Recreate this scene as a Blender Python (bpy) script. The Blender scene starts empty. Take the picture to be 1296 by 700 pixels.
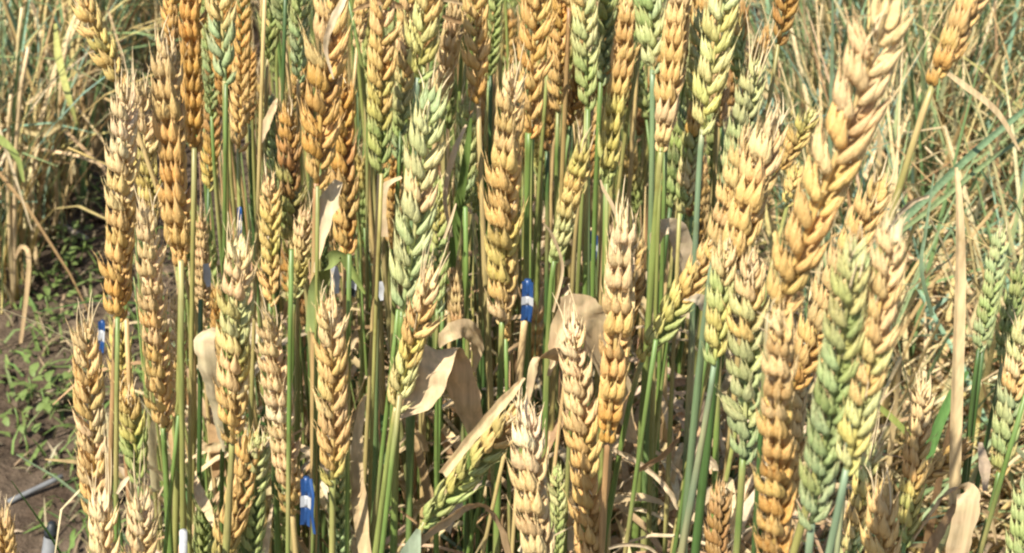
import bpy, math, random
from mathutils import Vector, Matrix, noise as mnoise

SC = bpy.context.scene
COL = SC.collection
rng = random.Random(11)

# ------------------------------------------------------------------ camera, light, exposure
H, P, F = 1.15, math.radians(28), 1800.0          # camera height, pitch down, focal length in photo pixels
cam_d = bpy.data.cameras.new("camera")
cam = bpy.data.objects.new("camera", cam_d)
COL.objects.link(cam)
cam.location = (0, 0, H)
cam.rotation_euler = (math.radians(90) - P, 0, 0)
cam_d.sensor_width = 36
cam_d.lens = F / 1296 * 36
cam_d.clip_start = 0.02
cam_d.clip_end = 1000
cam_d.dof.use_dof = True
cam_d.dof.focus_distance = 0.84
cam_d.dof.aperture_fstop = 21
SC.camera = cam

SUN_EL, SUN_AZ = math.radians(50), math.radians(212)   # azimuth clockwise from +Y: behind the camera and to its left
world = bpy.data.worlds.new("World")
SC.world = world
world.use_nodes = True
nt = world.node_tree
bg = nt.nodes["Background"]
sky = nt.nodes.new("ShaderNodeTexSky")
sky.sky_type = 'NISHITA'
sky.sun_disc = False
sky.sun_elevation = SUN_EL
sky.sun_rotation = SUN_AZ
nt.links.new(sky.outputs[0], bg.inputs[0])
bg.inputs[1].default_value = 0.1
sun_d = bpy.data.lights.new("sun", 'SUN')
sun_d.energy = 5.0
sun_d.angle = math.radians(0.5)
sun_d.color = (1.0, 0.94, 0.82)
sun = bpy.data.objects.new("sun", sun_d)
COL.objects.link(sun)
to_sun = Vector((math.sin(SUN_AZ) * math.cos(SUN_EL), math.cos(SUN_AZ) * math.cos(SUN_EL), math.sin(SUN_EL)))
sun.rotation_euler = to_sun.to_track_quat('Z', 'Y').to_euler()
SC.view_settings.view_transform = 'Standard'
SC.view_settings.look = 'None'
SC.view_settings.exposure = 0.78
SC.view_settings.gamma = 1
SC.cycles.use_denoising = True
SC.cycles.filter_width = 2.25
SC.cycles.max_bounces = 8
SC.cycles.transparent_max_bounces = 4

# ------------------------------------------------------------------ helpers
FWD = Vector((0, math.cos(P), -math.sin(P)))
UP = Vector((0, math.sin(P), math.cos(P)))

def at(u, v, Y):
    """Point of the place seen at photo pixel (u, v), standing at distance Y along the ground."""
    d = FWD + Vector((1, 0, 0)) * ((u - 648) / F) + UP * ((350 - v) / F)
    return Vector((0, 0, H)) + d * (Y / d.y)

def on_ground(u, v):
    d = FWD + Vector((1, 0, 0)) * ((u - 648) / F) + UP * ((350 - v) / F)
    return Vector((0, 0, H)) + d * (-H / d.z)

def px(p):
    """Metres per photo pixel at a point."""
    return (p - Vector((0, 0, H))).dot(FWD) / F

def tag(o, label=None, cat=None, group=None, kind=None):
    if label: o["label"] = label
    if cat: o["category"] = cat
    if group: o["group"] = group
    if kind: o["kind"] = kind
    return o

def empty(name, loc):
    o = bpy.data.objects.new(name, None)
    o.location = loc
    o.empty_display_size = 0.02
    COL.objects.link(o)
    return o

def link(name, mesh, parent=None):
    o = bpy.data.objects.new(name, mesh)
    COL.objects.link(o)
    if parent is not None: o.parent = parent
    return o

class MB:
    """Collects straps and tubes, each vertex with a colour and a place along its length."""
    def __init__(s):
        s.v, s.f, s.c, s.t = [], [], [], []
    def tube(s, pts, radii, cols, n=7, cap=True):
        k0 = len(s.v)
        m = len(pts)
        up = Vector((0.13, 0.97, 0.21)).normalized()
        for i, p in enumerate(pts):
            tg = (pts[min(i + 1, m - 1)] - pts[max(i - 1, 0)]).normalized()
            a = tg.cross(up)
            if a.length < 1e-3: a = tg.cross(Vector((1, 0, 0)))
            a.normalize(); b = tg.cross(a)
            for j in range(n):
                an = 2 * math.pi * j / n
                s.v.append(p + (a * math.cos(an) + b * math.sin(an)) * radii[i])
                s.c.append(cols[i]); s.t.append(i / (m - 1))
        for i in range(m - 1):
            for j in range(n):
                q = k0 + i * n
                s.f.append((q + j, q + (j + 1) % n, q + n + (j + 1) % n, q + n + j))
        if cap:
            s.f.append(tuple(k0 + j for j in reversed(range(n))))
            s.f.append(tuple(k0 + (m - 1) * n + j for j in range(n)))
    def strap(s, pts, widths, wdirs, cols, fold=0.18, across=2, thick=0.0):
        """A leaf blade: a strip with a raised midrib; with thick, a lower skin as well."""
        m = len(pts)
        for side in ((0, 1) if thick else (0,)):
            k0 = len(s.v)
            for i, p in enumerate(pts):
                tg = (pts[min(i + 1, m - 1)] - pts[max(i - 1, 0)]).normalized()
                w = wdirs[i] - tg * wdirs[i].dot(tg)
                if w.length < 1e-5: w = tg.orthogonal()
                w.normalize(); nn = tg.cross(w)
                for j in range(across + 1):
                    x = j / across * 2 - 1
                    s.v.append(p + w * (x * widths[i] * .5) + nn * (fold * widths[i] * (abs(x) - .5) - side * thick))
                    s.c.append(cols[i]); s.t.append(i / (m - 1))
            n = across + 1
            for i in range(m - 1):
                for j in range(across):
                    q = k0 + i * n + j
                    f = (q, q + 1, q + n + 1, q + n)
                    s.f.append(f if not side else f[::-1])
    def mesh(s, name, mat, origin=Vector((0, 0, 0))):
        me = bpy.data.meshes.new(name)
        me.from_pydata([tuple(v - origin) for v in s.v], [], s.f)
        a = me.attributes.new("tint", 'FLOAT_COLOR', 'POINT')
        flat = []
        for c in s.c: flat += (c[0], c[1], c[2], 1.0)
        a.data.foreach_set("color", flat)
        me.polygons.foreach_set("use_smooth", [True] * len(me.polygons))
        me.materials.append(mat)
        me.update()
        return me

def mix(a, b, t):
    return tuple(x + (y - x) * t for x, y in zip(a, b))

def jit(c, s=.1, r=rng):
    k = 1 + r.uniform(-s, s)
    return tuple(max(0.004, x * k * (1 + r.uniform(-s * .35, s * .35))) for x in c)

def bez(p0, p1, p2, p3, n):
    out = []
    for i in range(n):
        t = i / (n - 1); q = 1 - t
        out.append(p0 * q ** 3 + p1 * (3 * q * q * t) + p2 * (3 * q * t * t) + p3 * t ** 3)
    return out

def catmull(pts, n):
    """Smooth curve through points, n samples a span."""
    out = []
    P_ = [pts[0] * 2 - pts[1]] + list(pts) + [pts[-1] * 2 - pts[-2]]
    for i in range(1, len(P_) - 2):
        a, b, c, d = P_[i - 1:i + 3]
        for k in range(n):
            t = k / n
            out.append(0.5 * ((2 * b) + (c - a) * t + (2 * a - 5 * b + 4 * c - d) * t * t + (3 * b - a - 3 * c + d) * t ** 3))
    out.append(pts[-1].copy())
    return out

# ------------------------------------------------------------------ materials
def new_mat(name):
    m = bpy.data.materials.new(name)
    m.use_nodes = True
    return m, m.node_tree, m.node_tree.nodes["Principled BSDF"]

def node(t, kind, **kw):
    n = t.nodes.new(kind)
    for k, v in kw.items(): setattr(n, k, v)
    return n

def math_node(t, op, a, b=None, clamp=False):
    n = node(t, "ShaderNodeMath", operation=op, use_clamp=clamp)
    for i, x in enumerate((a, b)):
        if x is None: continue
        if isinstance(x, (int, float)): n.inputs[i].default_value = x
        else: t.links.new(x, n.inputs[i])
    return n.outputs[0]

def mix_rgb(t, f, a, b, blend='MIX'):
    n = node(t, "ShaderNodeMix", data_type='RGBA', blend_type=blend)
    for i, x in ((0, f), (6, a), (7, b)):
        if isinstance(x, (int, float)): n.inputs[i].default_value = x
        elif isinstance(x, tuple): n.inputs[i].default_value = (*x, 1)
        else: t.links.new(x, n.inputs[i])
    return n.outputs[2]

def noise_tex(t, scale, detail=3, vec=None, rough=.55):
    n = node(t, "ShaderNodeTexNoise")
    n.inputs["Scale"].default_value = scale
    n.inputs["Detail"].default_value = detail
    n.inputs["Roughness"].default_value = rough
    if vec is not None: t.links.new(vec, n.inputs["Vector"])
    return n

def mapping(t, vec, scale):
    n = node(t, "ShaderNodeMapping")
    n.inputs["Scale"].default_value = scale
    t.links.new(vec, n.inputs[0])
    return n.outputs[0]

def ramp(t, fac, stops):
    n = node(t, "ShaderNodeValToRGB")
    e = n.color_ramp.elements
    while len(e) < len(stops): e.new(0.5)
    for q, (p, c) in zip(e, stops):
        q.position = p; q.color = (*c, 1) if isinstance(c, tuple) else (c, c, c, 1)
    t.links.new(fac, n.inputs[0])
    return n.outputs[0]

def translucent(t, bsdf, colour, amount):
    tr = node(t, "ShaderNodeBsdfTranslucent")
    t.links.new(colour, tr.inputs[0])
    mx = node(t, "ShaderNodeMixShader")
    mx.inputs[0].default_value = amount
    t.links.new(bsdf.outputs[0], mx.inputs[1]); t.links.new(tr.outputs[0], mx.inputs[2])
    t.links.new(mx.outputs[0], t.nodes["Material Output"].inputs[0])

def bump(t, bsdf, height, strength, dist):
    b = node(t, "ShaderNodeBump")
    b.inputs["Strength"].default_value = strength
    b.inputs["Distance"].default_value = dist
    t.links.new(height, b.inputs["Height"])
    t.links.new(b.outputs[0], bsdf.inputs["Normal"])

def chaff_material():
    m, t, b = new_mat("wheat_chaff")
    oi = node(t, "ShaderNodeObjectInfo")
    al = node(t, "ShaderNodeAttribute", attribute_name="along").outputs["Fac"]
    tc = node(t, "ShaderNodeTexCoord")
    sh = node(t, "ShaderNodeVectorMath", operation='ADD')
    t.links.new(tc.outputs["Object"], sh.inputs[0])
    rv = node(t, "ShaderNodeVectorMath", operation='SCALE')
    rv.inputs[0].default_value = (17, 31, 23)
    t.links.new(oi.outputs["Random"], rv.inputs["Scale"]); t.links.new(rv.outputs[0], sh.inputs[1])
    vein = noise_tex(t, 1.0, 2, mapping(t, sh.outputs[0], (17, 17, 1.6)))
    blot = noise_tex(t, 3.2, 3, sh.outputs[0])
    # dry papery tips and edges, richer colour on the swollen belly
    tipf = math_node(t, 'MULTIPLY', ramp(t, al, [(0.0, 0.12), (0.22, 0.0), (0.5, 0.05), (0.8, 0.5), (1.0, 0.9)]), 0.7)
    pale = mix_rgb(t, 0.45, oi.outputs["Color"], (0.84, 0.62, 0.32))
    c = mix_rgb(t, tipf, oi.outputs["Color"], pale)
    c = mix_rgb(t, 1.0, c, ramp(t, vein.outputs[0], [(0.3, 0.84), (0.7, 1.1)]), 'MULTIPLY')
    c = mix_rgb(t, ramp(t, blot.outputs[0], [(0.42, 0.0), (0.72, 0.42)]), c, mix_rgb(t, 1.0, c, (1.25, 1.22, 1.2), 'MULTIPLY'))
    c = mix_rgb(t, ramp(t, blot.outputs[0], [(0.22, 0.4), (0.4, 0.0)]), c, mix_rgb(t, 1.0, c, (0.62, 0.5, 0.4), 'MULTIPLY'))
    speck = noise_tex(t, 13.0, 2, sh.outputs[0])
    c = mix_rgb(t, ramp(t, speck.outputs[0], [(0.68, 0.0), (0.78, 0.4)]), c, mix_rgb(t, 1.0, c, (0.55, 0.48, 0.42), 'MULTIPLY'))
    t.links.new(c, b.inputs["Base Color"])
    b.inputs["Roughness"].default_value = 0.46
    b.inputs["Specular IOR Level"].default_value = 0.45
    bump(t, b, vein.outputs[0], 0.34, 0.03)
    translucent(t, b, c, 0.1)
    return m

def blade_material(name, trans, rough=.5, spec=.35, streak=(260, 260, 18)):
    m, t, b = new_mat(name)
    tint = node(t, "ShaderNodeAttribute", attribute_name="tint").outputs["Color"]
    tc = node(t, "ShaderNodeTexCoord")
    n1 = noise_tex(t, 1.0, 3, mapping(t, tc.outputs["Object"], streak))
    n2 = noise_tex(t, 70, 3, tc.outputs["Object"])
    c = mix_rgb(t, 1.0, tint, ramp(t, n1.outputs[0], [(0.28, 0.72), (0.72, 1.2)]), 'MULTIPLY')
    c = mix_rgb(t, ramp(t, n2.outputs[0], [(0.58, 0.0), (0.75, 0.5)]), c, mix_rgb(t, 1.0, c, (0.66, 0.55, 0.42), 'MULTIPLY'))
    t.links.new(c, b.inputs["Base Color"])
    b.inputs["Roughness"].default_value = rough
    b.inputs["Specular IOR Level"].default_value = spec
    bump(t, b, n1.outputs[0], 0.35, 0.0006)
    if trans: translucent(t, b, c, trans)
    return m

def soil_material():
    m, t, b = new_mat("bare_soil")
    tc = node(t, "ShaderNodeTexCoord")
    n1 = noise_tex(t, 6, 6, tc.outputs["Object"], .62)
    n2 = noise_tex(t, 55, 5, tc.outputs["Object"], .65)
    c = ramp(t, n1.outputs[0], [(0.25, (0.07, 0.045, 0.03)), (0.5, (0.115, 0.084, 0.058)), (0.75, (0.175, 0.13, 0.09))])
    c = mix_rgb(t, 1.0, c, ramp(t, n2.outputs[0], [(0.3, 0.6), (0.7, 1.3)]), 'MULTIPLY')
    t.links.new(c, b.inputs["Base Color"])
    b.inputs["Roughness"].default_value = 0.95
    b.inputs["Specular IOR Level"].default_value = 0.1
    bump(t, b, n2.outputs[0], 0.8, 0.02)
    return m

def plain(name, col, rough=.5, spec=.4, var=.25, scale=60, trans=0):
    m, t, b = new_mat(name)
    tc = node(t, "ShaderNodeTexCoord")
    n = noise_tex(t, scale, 4, tc.outputs["Object"])
    c = mix_rgb(t, 1.0, col, ramp(t, n.outputs[0], [(0.3, 1 - var), (0.7, 1 + var * .6)]), 'MULTIPLY')
    t.links.new(c, b.inputs["Base Color"])
    b.inputs["Roughness"].default_value = rough
    b.inputs["Specular IOR Level"].default_value = spec
    if trans: translucent(t, b, c, trans)
    return m

M_CHAFF = chaff_material()
M_STEM = blade_material("wheat_stem_skin", 0.0, .42, .45, (500, 500, 14))
M_LEAF = blade_material("leaf_blade", 0.25, .65, .18)
M_SOIL = soil_material()
M_BLUE = plain("blue_tape", (0.017, 0.06, 0.18), .38, .5, .2, 120)
M_WHITE = plain("white_tape", (0.40, 0.41, 0.42), .6, .4, .12, 120)
M_WEED = plain("weed_leaf", (0.19, 0.26, 0.075), .55, .3, .45, 40, .25)
M_GREY = plain("grey_plastic", (0.17, 0.175, 0.18), .6, .4, .25, 50)
M_DARK = plain("dark_plastic", (0.02, 0.025, 0.028), .5, .4, .3, 50)
M_TWIG = plain("weathered_wood", (0.36, 0.31, 0.26), .8, .2, .4, 40)

# ------------------------------------------------------------------ ground
def ground():
    def axis(lo, hi, step, far):
        a = [lo + i * step for i in range(int(round((hi - lo) / step)) + 1)]
        g, d = [], step
        x = hi
        while x < far:
            d *= 1.5; x += d; g.append(x)
        g2, d, x = [], step, lo
        while x > -far:
            d *= 1.5; x -= d; g2.append(x)
        return g2[::-1] + a + g
    xs, ys = axis(-1.8, 2.2, .025, 400), axis(0.2, 4.4, .025, 400)
    vs, fs = [], []
    for y in ys:
        for x in xs:
            z = 0.022 * mnoise.noise(Vector((x * 3, y * 3, 1))) + 0.014 * mnoise.noise(Vector((x * 11, y * 11, 4))) + 0.008 * mnoise.noise(Vector((x * 31, y * 31, 7)))
            vs.append((x, y, z if abs(x) < 30 and abs(y) < 30 else 0))
    nx = len(xs)
    for j in range(len(ys) - 1):
        for i in range(nx - 1):
            q = j * nx + i
            fs.append((q, q + 1, q + nx + 1, q + nx))
    me = bpy.data.meshes.new("ground")
    me.from_pydata(vs, [], fs)
    me.polygons.foreach_set("use_smooth", [True] * len(fs))
    me.materials.append(M_SOIL)
    tag(link("ground", me), "dark bare crumbly soil between the wheat plots", "soil", kind="structure")
ground()

# ------------------------------------------------------------------ colours of straw, ear and leaf
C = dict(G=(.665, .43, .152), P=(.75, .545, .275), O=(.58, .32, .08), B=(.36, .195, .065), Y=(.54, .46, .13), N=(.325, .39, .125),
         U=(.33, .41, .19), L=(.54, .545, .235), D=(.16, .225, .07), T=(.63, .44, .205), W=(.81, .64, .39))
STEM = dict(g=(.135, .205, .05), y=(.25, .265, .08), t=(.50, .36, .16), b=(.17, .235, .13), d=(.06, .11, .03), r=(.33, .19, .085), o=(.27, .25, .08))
DRY = [(.63, .48, .27), (.65, .50, .30), (.54, .39, .21), (.44, .29, .15), (.69, .56, .37)]

# ------------------------------------------------------------------ spikelet, awn and ear builders
RINGS = [(0.0, .32), (.08, .72), (.21, 1.0), (.37, 1.0), (.53, .80), (.69, .50), (.85, .24), (1.0, .05)]

BR = []
def add_floret(V, Fc, A, base, axis, out, ln, wd, th, beak, r):
    """One pointed husk: swollen low down, keeled on its outer face, drawn out into a beak."""
    z = axis.normalized(); x = (out - z * out.dot(z)).normalized(); y = z.cross(x)
    n = 8
    k0 = len(V)
    for t, rad in RINGS:
        bend = .10 * ln * math.sin(t * math.pi * .85)
        for j in range(n):
            a = 2 * math.pi * j / n
            kx = math.cos(a); ky = math.sin(a)
            keel = 1.16 if j == 0 else 1.0
            flat = .55 if kx < 0 else 1.0
            V.append(base + z * (t * ln) + x * (bend + kx * th * .5 * rad * keel * flat) + y * (ky * wd * .5 * rad))
            A.append(t)
    m = len(RINGS)
    tip = base + z * (ln + beak) + x * (.02 * ln + r.uniform(-.02, .04)) + y * r.uniform(-.03, .03)
    for i in range(m - 1):
        for j in range(n):
            q = k0 + i * n
            Fc.append((q + j, q + (j + 1) % n, q + n + (j + 1) % n, q + n + j))
    V.append(tip); A.append(1.0)
    if r.random() < .7:
        BR.append((tip - z * .06, z + x * r.uniform(-.25, .1) + y * r.uniform(-.2, .2), r.uniform(.2, .55)))
    q = k0 + (m - 1) * n
    for j in range(n): Fc.append((q + j, q + (j + 1) % n, len(V) - 1))
    Fc.append(tuple(k0 + j for j in reversed(range(n))))

def add_bristle(V, Fc, A, p, d, ln, rad):
    """A hair-fine awn point on a husk's beak."""
    a = d.orthogonal().normalized(); c = d.cross(a).normalized()
    k = len(V)
    for j in range(3):
        an = j * 2.094
        V.append(p + (a * math.cos(an) + c * math.sin(an)) * rad); A.append(.95)
    V.append(p + d.normalized() * ln); A.append(1.0)
    Fc.extend([(k, k + 1, k + 3), (k + 1, k + 2, k + 3), (k + 2, k, k + 3)])

def spikelet_mesh(i):
    r = random.Random(100 + i)
    V, Fc, A = [], [], []
    X = Vector((1, 0, 0))
    for s in (-1, 1):
        sp = s * r.uniform(.17, .27)      # glumes
        add_floret(V, Fc, A, Vector((.0, s * .17, -.02)), Vector((.10 + r.uniform(-.05, .05), math.sin(sp), math.cos(sp))), Vector((.75, s * .8, 0)),
                   r.uniform(.82, .98), .44, .35, r.uniform(.06, .20), r)
        sp = s * r.uniform(.12, .24)      # lemmas
        add_floret(V, Fc, A, Vector((.08, s * .15, .10)), Vector((.16 + r.uniform(-.05, .05), math.sin(sp), math.cos(sp))), Vector((.9, s * .55, 0)),
                   r.uniform(.96, 1.2), .44, .42, r.uniform(.10, .34), r)
    add_floret(V, Fc, A, Vector((.15, r.uniform(-.04, .04), .18)), Vector((.22, r.uniform(-.08, .08), 1)), X, r.uniform(.82, 1.02), .39, .40, r.uniform(.08, .2), r)
    if i % 2: add_floret(V, Fc, A, Vector((.04, r.uniform(-.05, .05), .34)), Vector((.06, r.uniform(-.12, .12), 1)), X, .72, .34, .32, .1, r)
    for p, d, ln in BR: add_bristle(V, Fc, A, p, d, ln, .022)
    BR.clear()
    me = bpy.data.meshes.new("spikelet")
    me.from_pydata([tuple(v) for v in V], [], Fc)
    a = me.attributes.new("along", 'FLOAT', 'POINT'); a.data.foreach_set("value", A)
    me.polygons.foreach_set("use_smooth", [True] * len(Fc))
    me.materials.append(M_CHAFF)
    return me
SPIKELETS = [spikelet_mesh(i) for i in range(24)]

def awn_mesh(i):
    r = random.Random(300 + i)
    b = MB()
    k = r.uniform(-.16, .16); k2 = r.uniform(-.1, .1)
    pts = [Vector((k * t * t, k2 * t * t, t)) for t in (0, .25, .5, .75, 1)]
    b.tube(pts, [.016, .013, .0105, .008, .002], [(.74, .58, .34)] * 5, 4)
    return b.mesh("awn", M_STEM)
AWNS = [awn_mesh(i) for i in range(6)]

def grade(code, s):
    """Colour along the ear; code runs from tip to base."""
    k = (1 - s) * (len(code) - 1)
    i = min(int(k), len(code) - 2) if len(code) > 1 else 0
    return mix(C[code[i]], C[code[min(i + 1, len(code) - 1)]], k - i)

def make_ear(root, foot, B, T, W, code, roll, awn, r, bow=0.0, fine=True):
    ax = T - B
    L = ax.length
    Z = ax.normalized()
    Xc = Vector((1, 0, 0)); Xc = (Xc - Z * Xc.dot(Z)).normalized(); Yc = Z.cross(Xc)
    rot = Matrix((Xc, Yc, Z)).transposed() @ Matrix.Rotation(math.radians(roll), 3, 'Z')
    # rachis is the ear's own mesh
    b = MB()
    def curve(s): return Vector((bow * L * 4 * s * (1 - s), 0, s * L))
    ss = [i / 7 for i in range(8)]
    b.tube([curve(s * .93) for s in ss], [W * (.075 - .045 * s) for s in ss], [jit(mix(grade(code, s), (.3, .3, .1), .3), .05, r) for s in ss], 6)
    ear = link("ear", b.mesh("ear", M_STEM), root)
    ear.location = B - foot
    ear.rotation_euler = rot.to_euler()
    step = .295 * W
    n = max(6, int(round((L - .72 * W) / step)))
    step = (L - .72 * W) / n
    side0 = r.choice((0, 1))
    patch = r.uniform(0, 50)
    for i in range(n + 1):
        z = i * step
        s = z / L
        sc = W * .79 * (.66 + .34 * min(1, i / 2.5)) * (1 - .30 * max(0, (s - .62) / .38)) * r.uniform(.93, 1.07)
        o = link("spikelet", SPIKELETS[r.randrange(len(SPIKELETS))], ear)
        if i == n:
            ang, tilt, off = math.pi / 2 + r.uniform(-.3, .3), r.uniform(-.06, .06), -.05 * W
        else:
            ang = (0 if (i + side0) % 2 else math.pi) + r.uniform(-.24, .24)
            tilt = (.17 if i else .26) + r.uniform(-.09, .11)
            off = .045 * W
            if r.random() < .07: tilt += r.uniform(.1, .28); ang += r.uniform(-.5, .5)
        c0 = curve(s)
        o.matrix_local = (Matrix.Translation(c0 + Vector((math.cos(ang), math.sin(ang), 0)) * off) @ Matrix.Rotation(ang, 4, 'Z')
                          @ Matrix.Rotation(tilt, 4, 'Y') @ Matrix.Rotation(r.uniform(-.12, .12), 4, 'X') @ Matrix.Diagonal((sc * .78, sc * .86 * r.uniform(.94, 1.06), sc * 1.02, 1)))
        q = s + .22 * mnoise.noise(Vector((patch, i * .55, ang))) + r.uniform(-.07, .07)
        c = jit(grade(code, min(1, max(0, q))), .13, r)
        o.color = (*c, 1)
    if awn:
        for k in range(r.choice((8, 10, 12)) if fine else 3):
            a = link("awn", AWNS[r.randrange(len(AWNS))], ear)
            ln = awn * r.uniform(.55, 1.15)
            z0 = L - W * r.uniform(.25, 1.3) if k < 7 else L * r.uniform(.3, .9)
            if k >= 7: ln *= .5
            an = r.uniform(0, 6.283)
            wdt = max(W * .9, .006)
            a.matrix_local = (Matrix.Translation(curve(z0 / L) + Vector((math.cos(an), math.sin(an), 0)) * W * .2) @ Matrix.Rotation(an, 4, 'Z')
                              @ Matrix.Rotation(r.uniform(.02, .22), 4, 'Y') @ Matrix.Diagonal((wdt * 2.2, wdt * 2.2, ln, 1)))
    return ear

def stem_tube(pts, r0, r1, ctop, cbot, r, n=7):
    """From the ear down to the foot, with the leaf sheath's step and two swollen nodes."""
    m = len(pts)
    n1, n2, sh = r.uniform(.42, .6), r.uniform(.72, .85), r.uniform(.15, .4)
    rad, cols = [], []
    for i in range(m):
        t = i / (m - 1)
        q = r0 + (r1 - r0) * t
        if t > sh: q *= 1.24
        for nn in (n1, n2):
            if abs(t - nn) < .5 / (m - 1): q *= 1.35
        rad.append(q)
        c = mix(ctop, cbot, min(1, t * 1.6))
        if r.random() < .16: c = mix(c, STEM['t'], r.uniform(.25, .7))
        cols.append(jit(c, .12, r))
    b = MB(); b.tube(pts, rad, cols, n)
    return b

def make_stalk(tip, base, w, Y, code, roll, awn, label, su=None, stem="g", group=None, bow=0.0, ydt=0.0, seed=0):
    r = random.Random(seed)
    B, T = at(base[0], base[1], Y), at(tip[0], tip[1], Y + ydt)
    k = px(B)
    d = (T - B).normalized()
    if su is not None:
        S = at(su, 700 if base[1] < 640 else 900, Y)
        dx = (S.x - B.x) / max(.02, B.z - S.z)
        fx = B.x + max(-.28, min(.28, dx * B.z))
    else:
        lean = max(-.35, min(.35, d.x / max(.3, d.z)))
        fx = B.x - max(-.10, min(.10, lean * B.z * .3)) + r.uniform(-.02, .02)
    foot = Vector((fx, Y + r.uniform(-.03, .05), -.01))
    root = empty("wheat_stalk", foot)
    tag(root, label, "wheat", group)
    W = w * k
    make_ear(root, foot, B, T, W, code, roll + r.uniform(-14, 14), awn * k, r, bow)
    hz = B.z
    p1 = B - d * (min(.16, hz * .3) if su is None else .03)
    p2 = Vector((foot.x + (B.x - foot.x) * .42, foot.y + (B.y - foot.y) * .3, hz * .38))
    if su is not None: p2 = foot + (B - foot) * .36
    pts = bez(B + d * W * .15, p1, p2, foot, 15)
    ct = STEM[stem[0]]; cb = STEM[stem[-1]]
    r0 = min(.0019, max(.0014, .095 * W))
    sb = stem_tube(pts, r0, max(.0021, r0 * 1.25), ct, cb, r)
    link("stem", sb.mesh("stem", M_STEM, foot), root)
    return root, pts

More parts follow.
